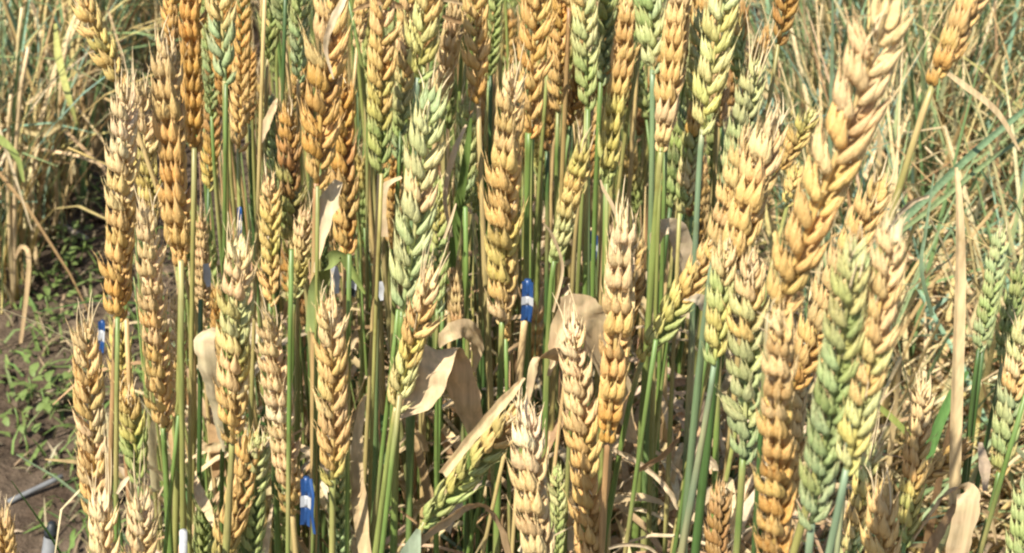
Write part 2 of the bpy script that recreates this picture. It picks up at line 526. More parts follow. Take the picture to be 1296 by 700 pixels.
# ------------------------------------------------------------------ every ear the photograph lets one pick out
G1 = "wheat stalks standing in the plot"
EARS = [
 # tip, base, width, distance, colours tip>base, roll, awn, label, stem foot u, stem colours
 ((98,-14),(152,112),32,.86,"GGYG",70,40,"yellow gold ear bent left at the top, uppermost of those beside the bare path",None,"to"),
 ((158,98),(147,408),40,.80,"TWPGGO",80,62,"long pale gold ear with stacked fans beside the path, above the white-banded blue tape",130,"rt"),
 ((176,100),(192,290),30,.90,"PPYG",60,45,"narrow pale ear half hidden behind the long ear beside the path",None,"y"),
 ((184,255),(207,546),38,.76,"PPTGG",70,45,"pale gold ear hanging just left of the olive stem pair, below the pale narrow ear",214,"g"),
 ((206,38),(229,336),46,.82,"TTGOGG",75,38,"large gold ear with pinkish tip right of the path ears",218,"yo"),
 ((240,-60),(246,192),38,.92,"GOOO",80,30,"deep orange ear cut by the top edge, left of the green tinted one",240,"ty"),
 ((280,-52),(285,108),38,.90,"PLGUU",10,20,"pale green and gold ear over a straight bright green stem",288,"yg"),
 ((262,-30),(268,150),24,1.0,"NNUN",20,20,"narrow green ear behind the pale green and gold one",None,"g"),
 ((304,-30),(302,192),28,.97,"GOGG",10,30,"narrow gold ear just right of the pale green and gold one",None,"yt"),
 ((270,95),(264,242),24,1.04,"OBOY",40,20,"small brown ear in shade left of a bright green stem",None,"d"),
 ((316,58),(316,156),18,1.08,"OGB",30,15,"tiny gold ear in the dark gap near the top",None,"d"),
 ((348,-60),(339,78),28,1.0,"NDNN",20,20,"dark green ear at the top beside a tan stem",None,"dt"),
 ((384,-40),(378,104),28,.96,"LNUU",10,25,"bright green narrow ear left of the big brown ear",376,"tg"),
 ((430,-70),(400,238),48,.80,"TGTGOGO",25,30,"big glossy gold-brown ear with two braided rows on a reddish stem",395,"rt"),
 ((430,82),(438,333),40,.86,"GOOBGO",55,25,"orange-brown ear with a dark spot close behind the big gold-brown one",425,"rt"),
 ((463,-40),(452,60),22,1.12,"TGT",60,20,"faded gold ear near the top behind thin dry stems",None,"t"),
 ((364,126),(369,322),32,.88,"GOBBNY",60,30,"ear gold above, brown and greenish below, left of the reddish stem",366,"g"),
 ((388,262),(372,382),26,.82,"PPYL",35,30,"short pale ear tucked under the brown and greenish ear",370,"g"),
 ((339,220),(342,388),28,.84,"PGYGG",15,35,"slim braided gold ear left of the ear with a brown middle",352,"g"),
 ((343,118),(346,228),22,1.0,"UNUN",50,25,"bluish green narrow ear beside a small dry flag leaf",None,"g"),
 ((303,296),(294,558),44,.72,"WPPLYPGG",55,70,"pale gold ear with green flush below the small blue and white tag",286,"gy"),
 ((339,390),(370,648),40,.72,"TPPWPPG",82,45,"pale pinkish gold ear of stacked fans left of the lowest blue tape",388,"ty"),
 ((416,374),(421,612),42,.70,"WPGGTGY",8,50,"smooth gold ear of two braided rows, right of the lowest blue tape",420,"yt"),
 ((106,402),(119,650),40,.70,"TTGPGG",12,60,"free standing pale gold ear nearest the path, lower left",None,"t"),
 ((127,622),(128,790),38,.64,"WPPG",45,90,"whitish ear tip rising at the bottom edge under the free standing one",None,"t"),
 ((182,622),(178,790),38,.65,"WPGG",40,90,"pale awn tufted ear tip at the bottom edge between two green stems",None,"t"),
 ((2,640),(10,800),30,.66,"TGGG",20,50,"lone gold ear at the bottom left corner of the plot",None,"t"),
 ((158,488),(176,612),36,.78,"GGYNN",25,25,"dark gold and green ear in shade behind the free standing one",None,"g"),
 ((152,400),(156,520),28,.86,"GYGY",40,20,"short yellow gold ear in the gap below the long path ear",None,"r"),
 ((222,370),(226,534),24,.84,"PPGT",55,35,"thin pale ear half covered by the olive stem pair",None,"t"),
 ((256,268),(258,420),22,.92,"PTP",60,40,"thin faded ear beside the white paper scrap",None,"t"),
 ((318,545),(276,730),40,.74,"OGGGY",30,25,"leaning gold ear with a shaded crown near the bottom left",None,"g"),
 ((328,548),(316,740),34,.76,"LLNNU",20,30,"light green ear beside the leaning gold one near the bottom",None,"g"),
 ((262,620),(258,780),30,.80,"NNU",20,20,"dim green ear low at the left behind a dry leaf",None,"g"),
 ((428,575),(430,760),32,.76,"LNUN",15,20,"green ear emerging directly under the smooth braided gold ear",None,"g"),
 ((362,590),(358,700),26,.86,"UNN",40,10,"small bluish green ear behind the lowest blue tape",None,"g"),
 ((486,-50),(481,226),36,.88,"TPGGYNN",20,25,"pale gold ear turning green at its foot, left of the pair of gold-green ears",470,"bg"),
 ((522,-40),(507,170),32,.92,"GGPGLN",15,25,"gold ear with green lower grains squeezed between two larger ears",None,"g"),
 ((552,-60),(528,104),44,.86,"PGGLYN",5,25,"broad braided gold and green ear at the top above the big green one",520,"bg"),
 ((580,-10),(556,140),34,.98,"PTPT",70,25,"faded pale ear behind the broad braided one",None,"t"),
 ((545,104),(508,400),48,.76,"WLULPULUU",12,50,"big bluish green ear with straw-coloured edges left of the folded dry leaf",500,"gg"),
 ((556,222),(553,396),28,.84,"NYNNU",15,25,"slim green ear close behind the big bluish green one",552,"g"),
 ((549,338),(500,520),38,.72,"PPGGYLG",5,75,"slanting gold ear with long awns and green foot left of the folded dry leaf",478,"yg"),
 ((598,-50),(605,130),36,.90,"PGGGO",8,25,"braided gold ear at the top right of a horizontal dry leaf",None,"tg"),
 ((612,85),(610,190),26,1.0,"GOB",50,15,"brownish ear end hanging below the braided gold ear",None,"d"),
 ((632,-40),(619,100),22,1.0,"NNNN",5,10,"slender vivid green ear near the top centre",None,"g"),
 ((592,118),(588,264),30,.90,"LNLNU",5,35,"green ear alone in the dark gap left of the long gold ear",590,"g"),
 ((646,82),(635,412),44,.80,"PPGGGYGP",60,50,"very long gold ear in the centre, left of the blue tape on a tan stem",628,"gg"),
 ((685,-60),(669,174),42,.88,"PGGOGO",25,30,"bright orange-gold ear above two green stems at the top centre",662,"gg"),
 ((712,-50),(706,140),30,.94,"GOGG",15,25,"gold ear close behind a brown-topped stem at the top",None,"g"),
 ((722,-60),(720,14),30,.90,"GTG",30,20,"short gold ear end with a dark brown neck at the top",690,"ro"),
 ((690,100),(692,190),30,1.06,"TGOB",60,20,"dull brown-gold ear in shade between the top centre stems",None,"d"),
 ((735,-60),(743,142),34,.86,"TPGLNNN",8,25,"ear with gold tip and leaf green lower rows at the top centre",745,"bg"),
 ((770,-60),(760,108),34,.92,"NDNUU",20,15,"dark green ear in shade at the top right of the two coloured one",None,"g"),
 ((800,-20),(765,236),38,.88,"PGGGYYN",78,30,"yellow gold ear of rough fans leaning right, below the dark green one",752,"to"),
 ((744,172),(700,334),34,.80,"LYGLN",80,40,"short greenish gold ear leaning right over the dark centre gap",690,"g"),
 ((818,-50),(826,94),40,.86,"ULUNLU",8,20,"plump green ear at the top on a long blue-green stem",812,"bg"),
 ((868,-60),(836,192),42,.84,"PPGGPG",70,25,"tan gold ear leaning right beside the plump green one",806,"yg"),
 ((902,-50),(884,70),34,.92,"GOGG",30,20,"gold ear behind and between the two right hand green ears at the top",None,"y"),
 ((892,10),(876,132),30,.90,"LULN",20,20,"mottled green and cream ear left of the long gold-green one",None,"g"),
 ((930,-60),(888,170),44,.82,"LULYLYL",8,25,"long gold-green braided ear leaning right near the straw background",868,"bb"),
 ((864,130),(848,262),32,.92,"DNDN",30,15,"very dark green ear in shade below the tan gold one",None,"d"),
 ((884,118),(864,270),28,.88,"GONPN",30,15,"thin ear of mixed green and orange grains beside a grey-green stem",None,"g"),
 ((960,70),(920,246),36,.80,"WLLULU",20,70,"pale green ear with two long awns standing against the straw background",905,"g"),
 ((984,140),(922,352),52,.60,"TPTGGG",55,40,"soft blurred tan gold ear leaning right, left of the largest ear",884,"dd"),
 ((955,160),(902,330),44,.63,"TPGTG",40,30,"soft tan ear close behind the blurred tan gold one",872,"bd"),
 ((918,300),(904,462),38,.57,"TTNYN",15,25,"green lower ear under the blurred tan ones on a blue-grey stem",862,"bb"),
 ((950,318),(940,586),48,.575,"TPGLULUU",20,40,"long ear gold above and grey-green below, in front of the blurred tan ones",930,"gg"),
 ((1132,-14),(979,398),64,.47,"TTPPGGGGG",8,40,"largest ear of all, thick gold braid leaning right across the straw background",1000,"t"),
 ((1120,222),(1000,500),44,.56,"TGGTGGO",12,40,"leaning gold ear behind the largest one, tip against the straw",985,"t"),
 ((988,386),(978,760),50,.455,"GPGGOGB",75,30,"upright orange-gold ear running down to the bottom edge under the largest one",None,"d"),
 ((1012,420),(1000,640),36,.64,"GPGG",50,20,"gold ear half hidden between the upright one and the big grey-green one",None,"t"),
 ((1086,300),(1026,668),52,.44,"LLYUNUNUU",8,50,"big plump grey-green ear on a blue-grey stem at the lower right",1020,"bb"),
 ((1092,300),(1080,480),32,.60,"NUNU",10,20,"bright green ear behind the big plump grey-green one",None,"b"),
 ((1132,270),(1070,600),48,.43,"WPGPGLYL",10,60,"gold ear with green foot right of the big plump grey-green one",1050,"bb"),
 ((1250,-40),(1180,108),40,.56,"PTGGO",30,30,"gold ear at the top right above a brown slanting stem",1010,"oo"),
 ((1032,138),(984,218),28,.80,"LYGO",5,25,"small braided yellow-green ear left of the largest ear",None,"y"),
 ((1012,205),(996,262),24,.82,"YGY",20,10,"tiny yellow ear peeping out beside the largest ear",None,"y"),
 ((1268,288),(1238,446),26,.78,"LUNU",15,20,"slim bluish green ear standing against straw at the right edge",1210,"d"),
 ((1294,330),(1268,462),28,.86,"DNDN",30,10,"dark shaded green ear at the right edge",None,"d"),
 ((1298,400),(1264,602),36,.72,"LLPGUNG",15,45,"pale ear with grey-green foot cut by the right edge",1240,"gb"),
 ((1172,478),(1144,692),34,.70,"TPGGYN",20,40,"gold ear with yellow-green foot below the straw hollow",None,"g"),
 ((1232,558),(1152,618),28,.76,"BOGG",10,10,"short orange ear lying slantwise behind the tall dry stalk",None,"t"),
 ((1106,556),(1066,730),30,.60,"TLYGLN",10,70,"thin yellow-green ear below the gold ear with green foot",None,"b"),
 ((1118,608),(1110,790),46,.52,"PGGG",35,70,"glowing gold ear tip rising at the bottom edge, lower right",None,"t"),
 ((1300,600),(1284,760),34,.66,"UNU",20,15,"green ear at the bottom right corner",None,"g"),
 ((793,258),(769,558),50,.72,"WWPPGGGO",80,60,"stout gold ear with whitish top in front of the centre right stems",762,"rt"),
 ((722,398),(748,740),42,.72,"WPPGGGG",30,50,"long gold ear before a wide dry leaf, left of the stout whitish one",None,"t"),
 ((664,505),(688,790),50,.64,"WWPTPPP",65,60,"chaffy whitish ear at the bottom centre",None,"t"),
 ((705,588),(704,720),22,.74,"NLNN",5,10,"tiny light green ear beside the chaffy whitish one",None,"g"),
 ((664,512),(534,664),42,.72,"PGGNYNN",8,30,"green and gold ear lying diagonally across the stems at the bottom centre",500,"oo"),
 ((908,304),(812,456),36,.76,"GGGYNY",5,35,"braided ear slanting right, gold tip and green foot, centre right",770,"gg"),
 ((914,606),(906,740),32,.72,"TBBB",40,10,"brown ear in deep shade at the bottom right of centre",None,"d"),
 ((574,318),(580,430),22,.88,"PTTB",70,35,"small tan ear in the dark centre above the folded dry leaf",None,"d"),
 ((637,330),(640,432),26,.82,"YPGG",80,10,"yellowish lower ear end under the very long central gold ear",None,"g"),
 ((820,600),(818,760),24,.86,"NUN",15,10,"dim green ear low among dry leaves, right of centre",None,"g"),
]
for i, (tip, base, w, Y, code, roll, awn, label, su, stem) in enumerate(EARS):
    make_stalk(tip, base, w, Y, code, roll, awn, label, su, stem, G1, rng.uniform(-.012, .012), rng.uniform(-.01, .03), 1000 + i)

# ------------------------------------------------------------------ stalks further back in the same plot, alike in the photograph
r = random.Random(5)
LOOK = dict(GOGB="gold and brown", TGOB="tan to brown", GGYN="gold over green", NDNN="dark green", GYNN="yellow and green", PGTB="pale gold", BOBB="dull brown", OGOB="orange", UNNU="bluish green", YGNN="yellow green")
USED = set()
def project(p):
    d = p - Vector((0, 0, H)); z = d.dot(FWD)
    return 648 + F * d.x / z, 350 - F * d.dot(UP) / z
def short(label):
    for cut in (",", " with ", " above", " beside", " behind", " cut ", " over ", " left of", " right of", " half ", " hanging", " just ", " in the", " near ", " on ", " tucked", " below", " rising", " nearest", " close ", " at the", " leaning right", " turning", " squeezed", " under ", " from ", " peeping", " standing", " running"):
        label = label.split(cut)[0]
    return label
def deep_label(p, code):
    u, v = project(p)
    if -20 < u < 1316 and -60 < v < 760:
        near = sorted(EARS, key=lambda e: (u - (e[0][0] + e[1][0]) / 2) ** 2 + (v - (e[0][1] + e[1][1]) / 2) ** 2)
        for e in near[:14]:
            du, dv = u - (e[0][0] + e[1][0]) / 2, v - (e[0][1] + e[1][1]) / 2
            side = ("right of" if du > 0 else "left of") if abs(du) > abs(dv) * .5 else ("above" if dv < 0 else "below")
            t = "%s ear in the back rows, %s the %s" % (LOOK[code], side, short(e[7]))
            if t not in USED and len(t.split()) <= 16:
                USED.add(t)
                return t
    if v <= -60: return "thin stalk in the back rows, its ear beyond the top edge"
    return "wheat stalk deep in the plot, mostly hidden by the ears before it"
codes = ["GOGB", "TGOB", "GGYN", "NDNN", "GYNN", "PGTB", "BOBB", "OGOB", "UNNU", "YGNN"]
for i in range(200):
    X = r.uniform(-.33, .215); Y = r.uniform(.92, 1.7)
    z = r.uniform(.50, .80) if i % 3 else r.uniform(.68, .86)
    B = Vector((X, Y, z))
    T = B + Vector((r.uniform(-.02, .025), r.uniform(-.02, .02), r.uniform(.075, .1)))
    foot = Vector((X + r.uniform(-.03, .03), Y + r.uniform(-.03, .03), -.01))
    if project(T)[0] < 215 or project(B)[0] < 215: continue
    root = empty("wheat_stalk", foot)
    W = r.uniform(.015, .019)
    code = r.choice(codes)
    tag(root, deep_label((B + T) / 2, code), "wheat", "wheat stalks deep in the plot")
    make_ear(root, foot, B, T, W, code, r.uniform(0, 180), .03, r, 0, False)
    pts = bez(B, B - (T - B).normalized() * .15, foot + Vector((0, 0, z * .4)), foot, 11)
    sb = stem_tube(pts, .0014, .0023, STEM[r.choice("gygto")], STEM[r.choice("gdyt")], r, 6)
    link("stem", sb.mesh("stem", M_STEM, foot), root)

# the crowd of stems behind, past counting
r = random.Random(9)
b = MB()
for i in range(1500):
    X = r.uniform(-.33, .23); Y = r.uniform(.95, 2.5)
    z = r.uniform(.38, .66)
    p0 = Vector((X + r.uniform(-.03, .03), Y, -.01)); p3 = Vector((X, Y + r.uniform(-.05, .05), z))
    q = r.uniform(.0013, .0022)
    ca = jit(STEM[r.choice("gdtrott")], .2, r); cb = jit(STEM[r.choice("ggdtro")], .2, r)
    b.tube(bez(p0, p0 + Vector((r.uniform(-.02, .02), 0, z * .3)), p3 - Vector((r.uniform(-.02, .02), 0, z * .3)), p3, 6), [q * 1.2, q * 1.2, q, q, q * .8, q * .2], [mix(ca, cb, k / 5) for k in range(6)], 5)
tag(link("stem_thicket", b.mesh("stem_thicket", M_STEM)), "crowd of thin green and tan stems deep in the wheat plot", "stems", kind="stuff")

# ------------------------------------------------------------------ stems whose ears are out of sight
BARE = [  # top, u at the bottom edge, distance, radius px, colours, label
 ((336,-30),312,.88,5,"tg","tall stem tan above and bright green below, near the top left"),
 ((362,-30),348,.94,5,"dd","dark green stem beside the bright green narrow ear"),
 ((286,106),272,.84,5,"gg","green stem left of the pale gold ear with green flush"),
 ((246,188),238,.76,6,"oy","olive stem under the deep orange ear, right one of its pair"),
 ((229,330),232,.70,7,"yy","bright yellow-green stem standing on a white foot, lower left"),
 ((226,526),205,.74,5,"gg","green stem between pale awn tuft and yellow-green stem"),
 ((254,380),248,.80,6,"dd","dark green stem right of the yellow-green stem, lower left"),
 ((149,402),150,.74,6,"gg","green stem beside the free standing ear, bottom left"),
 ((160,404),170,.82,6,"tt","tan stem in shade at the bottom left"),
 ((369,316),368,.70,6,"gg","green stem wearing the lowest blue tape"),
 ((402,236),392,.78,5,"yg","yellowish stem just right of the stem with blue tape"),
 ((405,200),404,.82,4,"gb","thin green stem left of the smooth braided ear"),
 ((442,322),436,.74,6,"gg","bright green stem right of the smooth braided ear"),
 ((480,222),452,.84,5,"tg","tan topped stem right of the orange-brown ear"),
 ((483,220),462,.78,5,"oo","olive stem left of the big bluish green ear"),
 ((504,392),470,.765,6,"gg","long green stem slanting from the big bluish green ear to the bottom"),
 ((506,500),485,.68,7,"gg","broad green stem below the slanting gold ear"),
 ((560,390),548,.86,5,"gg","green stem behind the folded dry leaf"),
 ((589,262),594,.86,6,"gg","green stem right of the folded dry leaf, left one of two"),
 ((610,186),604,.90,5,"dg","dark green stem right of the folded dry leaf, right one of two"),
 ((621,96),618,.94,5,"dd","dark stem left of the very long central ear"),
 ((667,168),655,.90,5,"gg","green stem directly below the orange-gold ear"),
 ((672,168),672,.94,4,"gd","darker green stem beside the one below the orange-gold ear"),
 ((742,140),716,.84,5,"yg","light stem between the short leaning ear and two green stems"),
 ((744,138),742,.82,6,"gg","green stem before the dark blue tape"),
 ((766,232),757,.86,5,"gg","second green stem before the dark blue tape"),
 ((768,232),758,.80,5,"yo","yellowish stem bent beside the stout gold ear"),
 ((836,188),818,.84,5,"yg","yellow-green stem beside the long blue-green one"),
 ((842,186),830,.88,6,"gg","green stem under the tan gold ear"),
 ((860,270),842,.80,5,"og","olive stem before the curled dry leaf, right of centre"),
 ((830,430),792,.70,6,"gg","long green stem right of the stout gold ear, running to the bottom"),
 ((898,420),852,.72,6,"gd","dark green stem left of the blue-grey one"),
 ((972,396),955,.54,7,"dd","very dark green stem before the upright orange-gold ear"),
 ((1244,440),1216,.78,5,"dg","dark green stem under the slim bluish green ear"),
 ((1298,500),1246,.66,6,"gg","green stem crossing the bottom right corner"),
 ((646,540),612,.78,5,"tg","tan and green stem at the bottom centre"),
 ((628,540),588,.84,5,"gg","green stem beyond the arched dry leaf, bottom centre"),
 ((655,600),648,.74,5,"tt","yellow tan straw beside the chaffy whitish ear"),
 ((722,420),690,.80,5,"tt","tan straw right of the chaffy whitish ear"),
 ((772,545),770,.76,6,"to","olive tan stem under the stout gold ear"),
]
for i, (top, ub, Y, rp, sc, label) in enumerate(BARE):
    r = random.Random(4000 + i)
    A = at(top[0], top[1], Y); S = at(ub, 700, Y)
    dx = (S.x - A.x) / (A.z - S.z)
    foot = Vector((A.x + max(-.28, min(.28, dx * A.z)), Y + r.uniform(-.02, .03), -.01))
    pts = bez(A, A + (foot - A) * .33 + Vector((r.uniform(-.004, .004), 0, 0)), A + (foot - A) * .66 + Vector((r.uniform(-.006, .006), 0, 0)), foot, 15)
    rad = rp * .62 * px(A)
    sb = stem_tube(pts, rad * .85, rad * 1.1, STEM[sc[0]], STEM[sc[1]], r)
    root = link("bare_stalk", sb.mesh("bare_stalk", M_STEM, foot))
    root.location = foot
    tag(root, label, "wheat stem", "bare stems among the ears")

# ------------------------------------------------------------------ dry and green leaves one can pick out
def leaf_thing(name, pts, wpx, col, label, cat="leaf", wd=None, twist=0.0, fold=.14, group=None, taper=True, across=4, col2=None, seed=0, tip0=.75):
    """pts: (u, v, Y); wpx: width in photo pixels at each point; wd: width direction hints."""
    r = random.Random(seed)
    P_ = [at(*p) for p in pts]
    cur = catmull(P_, 6)
    m = len(cur)
    k = px(P_[len(P_) // 2])
    ws, dirs, cols = [], [], []
    for i in range(m):
        t = i / (m - 1)
        x = t * (len(wpx) - 1); a = int(min(x, len(wpx) - 2)); wv = wpx[a] + (wpx[a + 1] - wpx[a]) * (x - a)
        ws.append(max(.3, wv) * k)
        tg = (cur[min(i + 1, m - 1)] - cur[max(i - 1, 0)]).normalized()
        if wd is not None:
            x = t * (len(wd) - 1); a = int(min(x, len(wd) - 2)) if len(wd) > 1 else 0
            d = Vector(wd[a]).lerp(Vector(wd[min(a + 1, len(wd) - 1)]), x - a) if len(wd) > 1 else Vector(wd[0])
        else:
            d = tg.cross(FWD)
        d = Matrix.Rotation(twist * t, 3, tg) @ d
        dirs.append(d)
        cols.append(jit(mix(col, col2 or col, t), .06, r))
    if name == "dry_leaf" and max(wpx) > 9: across = 6
    b = MB(); b.strap(cur, ws, dirs, cols, fold, across, .0004)
    if across == 6:      # withered: buckled across and along
        amp = max(ws) * .11
        for i, v in enumerate(b.v):
            q = v * (2.2 / max(ws)) + Vector((seed * 7, 0, 0))
            b.v[i] = v + Vector((mnoise.noise(q), mnoise.noise(q + Vector((9, 3, 5))), mnoise.noise(q + Vector((2, 8, 1))))) * amp
    o0 = cur[0]
    o = link(name, b.mesh(name, M_LEAF, o0))
    o.location = o0
    return tag(o, label, cat, group)

D0, D1, D2, D3, D4 = DRY
GL = "dry leaves caught among the stems"
leaf_thing("dry_leaf", [(606,560,.765),(588,500,.755),(566,452,.75),(553,440,.74),(545,462,.73),(536,492,.726),(520,516,.724),(497,537,.722)], [20,40,54,58,58,50,26,3],
           (.64, .47, .27), "broad pale dry leaf folded over like a hood left of centre", wd=[(.9,0,-.3),(.9,0,-.4),(.9,0,-.3),(.9,0,-.25),(.9,-.1,-.3),(.9,-.2,-.3),(.6,-.5,-.6),(.3,-.7,-.6)], group=GL, col2=D1, seed=1, fold=.10, across=6)
leaf_thing("dry_leaf", [(600,470,.86),(604,436,.85),(588,416,.84),(566,424,.83),(556,440,.83)], [4,16,26,20,3], D1, "small pointed dry leaf above the folded hood leaf", group=GL, seed=2)
leaf_thing("dry_leaf", [(800,560,.805),(780,490,.795),(764,435,.785),(744,402,.778),(722,392,.775),(706,424,.772),(697,476,.77)], [14,34,46,46,36,24,4], D1,
           "wide creased dry leaf behind the long gold ear before the stout one", group=GL, seed=3, fold=.3)
leaf_thing("dry_leaf", [(716,452,.775),(694,448,.76),(676,462,.755),(668,510,.76)], [22,18,14,5], D1, "narrow dry leaf arching left from the wide creased leaf", wd=[(.1,-.3,.9),(.2,-.4,.9),(.6,-.5,.5),(.9,0,.2)], group=GL, seed=4)
leaf_thing("dry_leaf", [(560,600,.70),(605,545,.70),(640,505,.705),(664,478,.71)], [12,13,13,4], D0, "straight tan straw blade lying diagonally over the green and gold ear", group=GL, seed=5, fold=.4)
leaf_thing("dry_leaf", [(500,706,.66),(535,682,.66),(575,652,.665),(600,640,.67),(622,648,.68),(642,690,.69),(648,760,.7)], [10,20,24,20,16,13,5], D1,
           "arched dry leaf bridging the bottom centre below the diagonal ear", wd=[(0,-.3,.9),(0,-.4,.9),(0,-.5,.85),(0,-.7,.7),(.4,-.6,.6),(.8,-.4,.3)], group=GL, col2=D3, seed=6)
leaf_thing("grey_green_leaf", [(506,740,.65),(520,700,.65),(530,670,.655)], [26,26,6], (.28,.33,.22), "grey-green leaf end at the bottom left of the arched dry leaf", group=GL, seed=7)
leaf_thing("dry_leaf", [(852,400,.88),(866,340,.87),(860,300,.86),(846,286,.85),(830,300,.85),(826,340,.85)], [10,26,28,22,16,4], D4, "curled whitish dry leaf behind stems below the dark green ear", group=GL, seed=8)
leaf_thing("dry_leaf", [(902,400,.72),(892,384,.71),(880,378,.705),(866,381,.70)], [14,18,13,2], D4, "small pale leaf tip poking left from the long gold and grey-green ear", group=GL, seed=9)
leaf_thing("dry_leaf", [(282,570,.765),(274,515,.755),(264,465,.742),(259,432,.742),(268,418,.75),(280,420,.76)], [3,16,27,26,20,8], (.58,.51,.33), "pale striped leaf with green flush curling left of the flushed ear", wd=[(1,0,.1)], group=GL, col2=D1, seed=10)
leaf_thing("dry_leaf", [(248,602,.78),(253,626,.77),(262,644,.76),(272,668,.75)], [4,16,14,4], D1, "small spoon shaped dry leaf in the dark gap lower left", group=GL, seed=11)
leaf_thing("dry_leaf", [(252,562,.82),(262,566,.82),(276,564,.82),(284,560,.82)], [12,14,12,4], D0, "short tan leaf scrap across the dark gap lower left", wd=[(0,0,1)], group=GL, seed=12)
leaf_thing("dry_leaf", [(148,625,.70),(156,612,.70),(163,604,.70)], [3,7,4], D4, "tiny pale leaf sliver beside the green stem bottom left", group=GL, seed=13)
leaf_thing("dry_leaf", [(422,100,.79),(412,60,.79),(420,30,.78),(432,6,.78),(446,-20,.79)], [2,6,10,9,4], D4, "white papery leaf sheath splitting off the big gold-brown ear", group=GL, seed=14)
leaf_thing("dry_leaf", [(398,345,.80),(406,300,.80),(416,258,.805),(428,228,.81)], [3,14,26,12], D1, "pale flag leaf behind the base of the big gold-brown ear", group=GL, seed=15, col2=D4)
leaf_thing("dry_leaf", [(330,182,.90),(336,160,.90),(346,136,.90),(350,124,.90)], [3,12,8,2], D1, "little pale flag leaf beside the tall tan and green stem", group=GL, seed=16)
leaf_thing("green_leaf", [(398,420,.80),(402,370,.80),(412,340,.79),(430,322,.78),(446,345,.78),(462,372,.77)], [24,24,20,16,14,3], (.30,.36,.13), "light green leaf arching under the orange-brown ear", wd=[(1,0,.1),(.9,0,.4),(.5,-.3,.8),(.1,-.4,.9),(.5,-.3,.7),(.6,-.2,.5)], group=GL, col2=(.16,.2,.05), seed=17)
leaf_thing("dry_leaf", [(446,14,.95),(476,2,.94),(500,6,.93),(520,12,.93)], [3,12,11,3], D3, "horizontal rusty dry leaf near the top, left of the gold-green pair", wd=[(0,-.3,.9)], group=GL, seed=18)
leaf_thing("dry_leaf", [(560,20,.94),(575,26,.94),(590,28,.94)], [5,8,6], D3, "short rusty leaf bit touching the braided gold ear at the top", wd=[(0,-.3,.9)], group=GL, seed=19)
leaf_thing("dry_leaf", [(560,0,.93),(574,2,.93),(590,6,.93)], [4,5,3], D1, "thin pale leaf bit at the very top left of the braided gold ear", wd=[(0,-.3,.9)], group=GL, seed=20)
leaf_thing("dry_leaf", [(572,300,.80),(563,250,.80),(574,195,.80),(590,158,.81)], [3,6,8,3], D1, "thin dry blade slanting past the green ear in the dark gap", group=GL, seed=21)
leaf_thing("dry_leaf", [(562,302,.72),(570,280,.72),(577,258,.72)], [3,4,2], D1, "long pale awn-like blade above the slanting gold ear", group=GL, seed=22)
leaf_thing("green_leaf", [(568,360,.90),(578,280,.89),(590,200,.88),(596,150,.88)], [12,12,10,3], STEM['g'], "green blade rising left of the green ear in the dark gap", group=GL, seed=23)
leaf_thing("green_leaf", [(610,320,.92),(612,270,.92),(613,215,.92)], [10,12,4], (.10,.22,.05), "dark green blade in the gap left of the very long central ear", group=GL, seed=24)
leaf_thing("dry_leaf", [(486,300,.80),(484,262,.80),(488,236,.80),(508,224,.80)], [12,10,10,3], D1, "pale dry blade below the ear turning green at its foot", group=GL, seed=25)
leaf_thing("dry_leaf", [(700,395,.78),(712,340,.78),(700,300,.775),(688,282,.77)], [3,4,4,1.5], D1, "thin crossing straw left of the two stems before dark blue tape", group=GL, seed=26)
leaf_thing("dry_leaf", [(790,300,.76),(776,262,.76),(764,240,.76),(760,228,.76)], [5,5,4,2], D1, "thin straw leading up left from the whitish ear top", group=GL, seed=27)
leaf_thing("dry_leaf", [(800,600,.74),(840,575,.74),(858,552,.74),(852,540,.74)], [10,16,14,5], D3, "rusty curled leaf end in the straw, right of the stout ear", wd=[(0,-.4,.8)], group=GL, seed=28)
leaf_thing("dry_leaf", [(752,560,.76),(790,575,.75),(822,596,.74),(846,620,.73),(857,645,.73)], [5,10,12,12,4], D4, "whitish bent leaf drooping at the lower right of centre", wd=[(0,-.3,.9)], group=GL, seed=29)
leaf_thing("dry_leaf", [(880,600,.75),(888,588,.74),(900,584,.735),(906,596,.735)], [10,22,22,8], D4, "cut pale leaf end folded beside the blue-grey stem", wd=[(0,-.3,.9)], group=GL, seed=30)
leaf_thing("dry_leaf", [(770,694,.66),(786,690,.66),(806,690,.66),(822,694,.66),(836,706,.66)], [6,7,7,6,3], D4, "pale strip of leaf along the bottom edge right of centre", wd=[(0,-.3,.9)], group=GL, seed=31)
leaf_thing("dry_leaf", [(498,640,.80),(514,652,.79),(530,664,.78)], [2,6,4], D3, "rusty twisted sliver left of the diagonal ear", wd=[(0,-.2,.9)], group=GL, seed=32)
leaf_thing("dry_leaf", [(470,760,.74),(455,640,.76),(452,560,.77),(462,500,.78)], [16,20,14,4], D0, "long dull tan leaf hanging between green stems, left of centre", group=GL, seed=33)
# right hand side
leaf_thing("dry_stalk", [(1207,640,.74),(1210,520,.75),(1215,360,.77),(1214,260,.78),(1210,212,.79)], [15,16,14,9,4], D0, "tall dry flattened stalk standing alone before the tangled straw", cat="stalk", fold=.35, seed=34)
leaf_thing("dry_leaf", [(1150,692,.70),(1172,660,.70),(1196,626,.70),(1222,618,.695),(1224,640,.69),(1212,700,.69),(1214,780,.69)], [8,14,18,24,30,30,26], D1,
           "folded dry leaf draped round the foot of the tall dry stalk", wd=[(0,-.3,.9),(0,-.3,.9),(.3,-.4,.8),(.7,-.6,.4),(1,-.1,.1),(1,0,0),(1,0,0)], seed=35, group=GL)
leaf_thing("dry_leaf", [(1216,630,.705),(1236,640,.70),(1252,655,.70),(1262,690,.70)], [10,10,9,3], D0, "thin rusty leaf curling right from the draped leaf", wd=[(0,-.4,.9)], seed=36, group=GL)
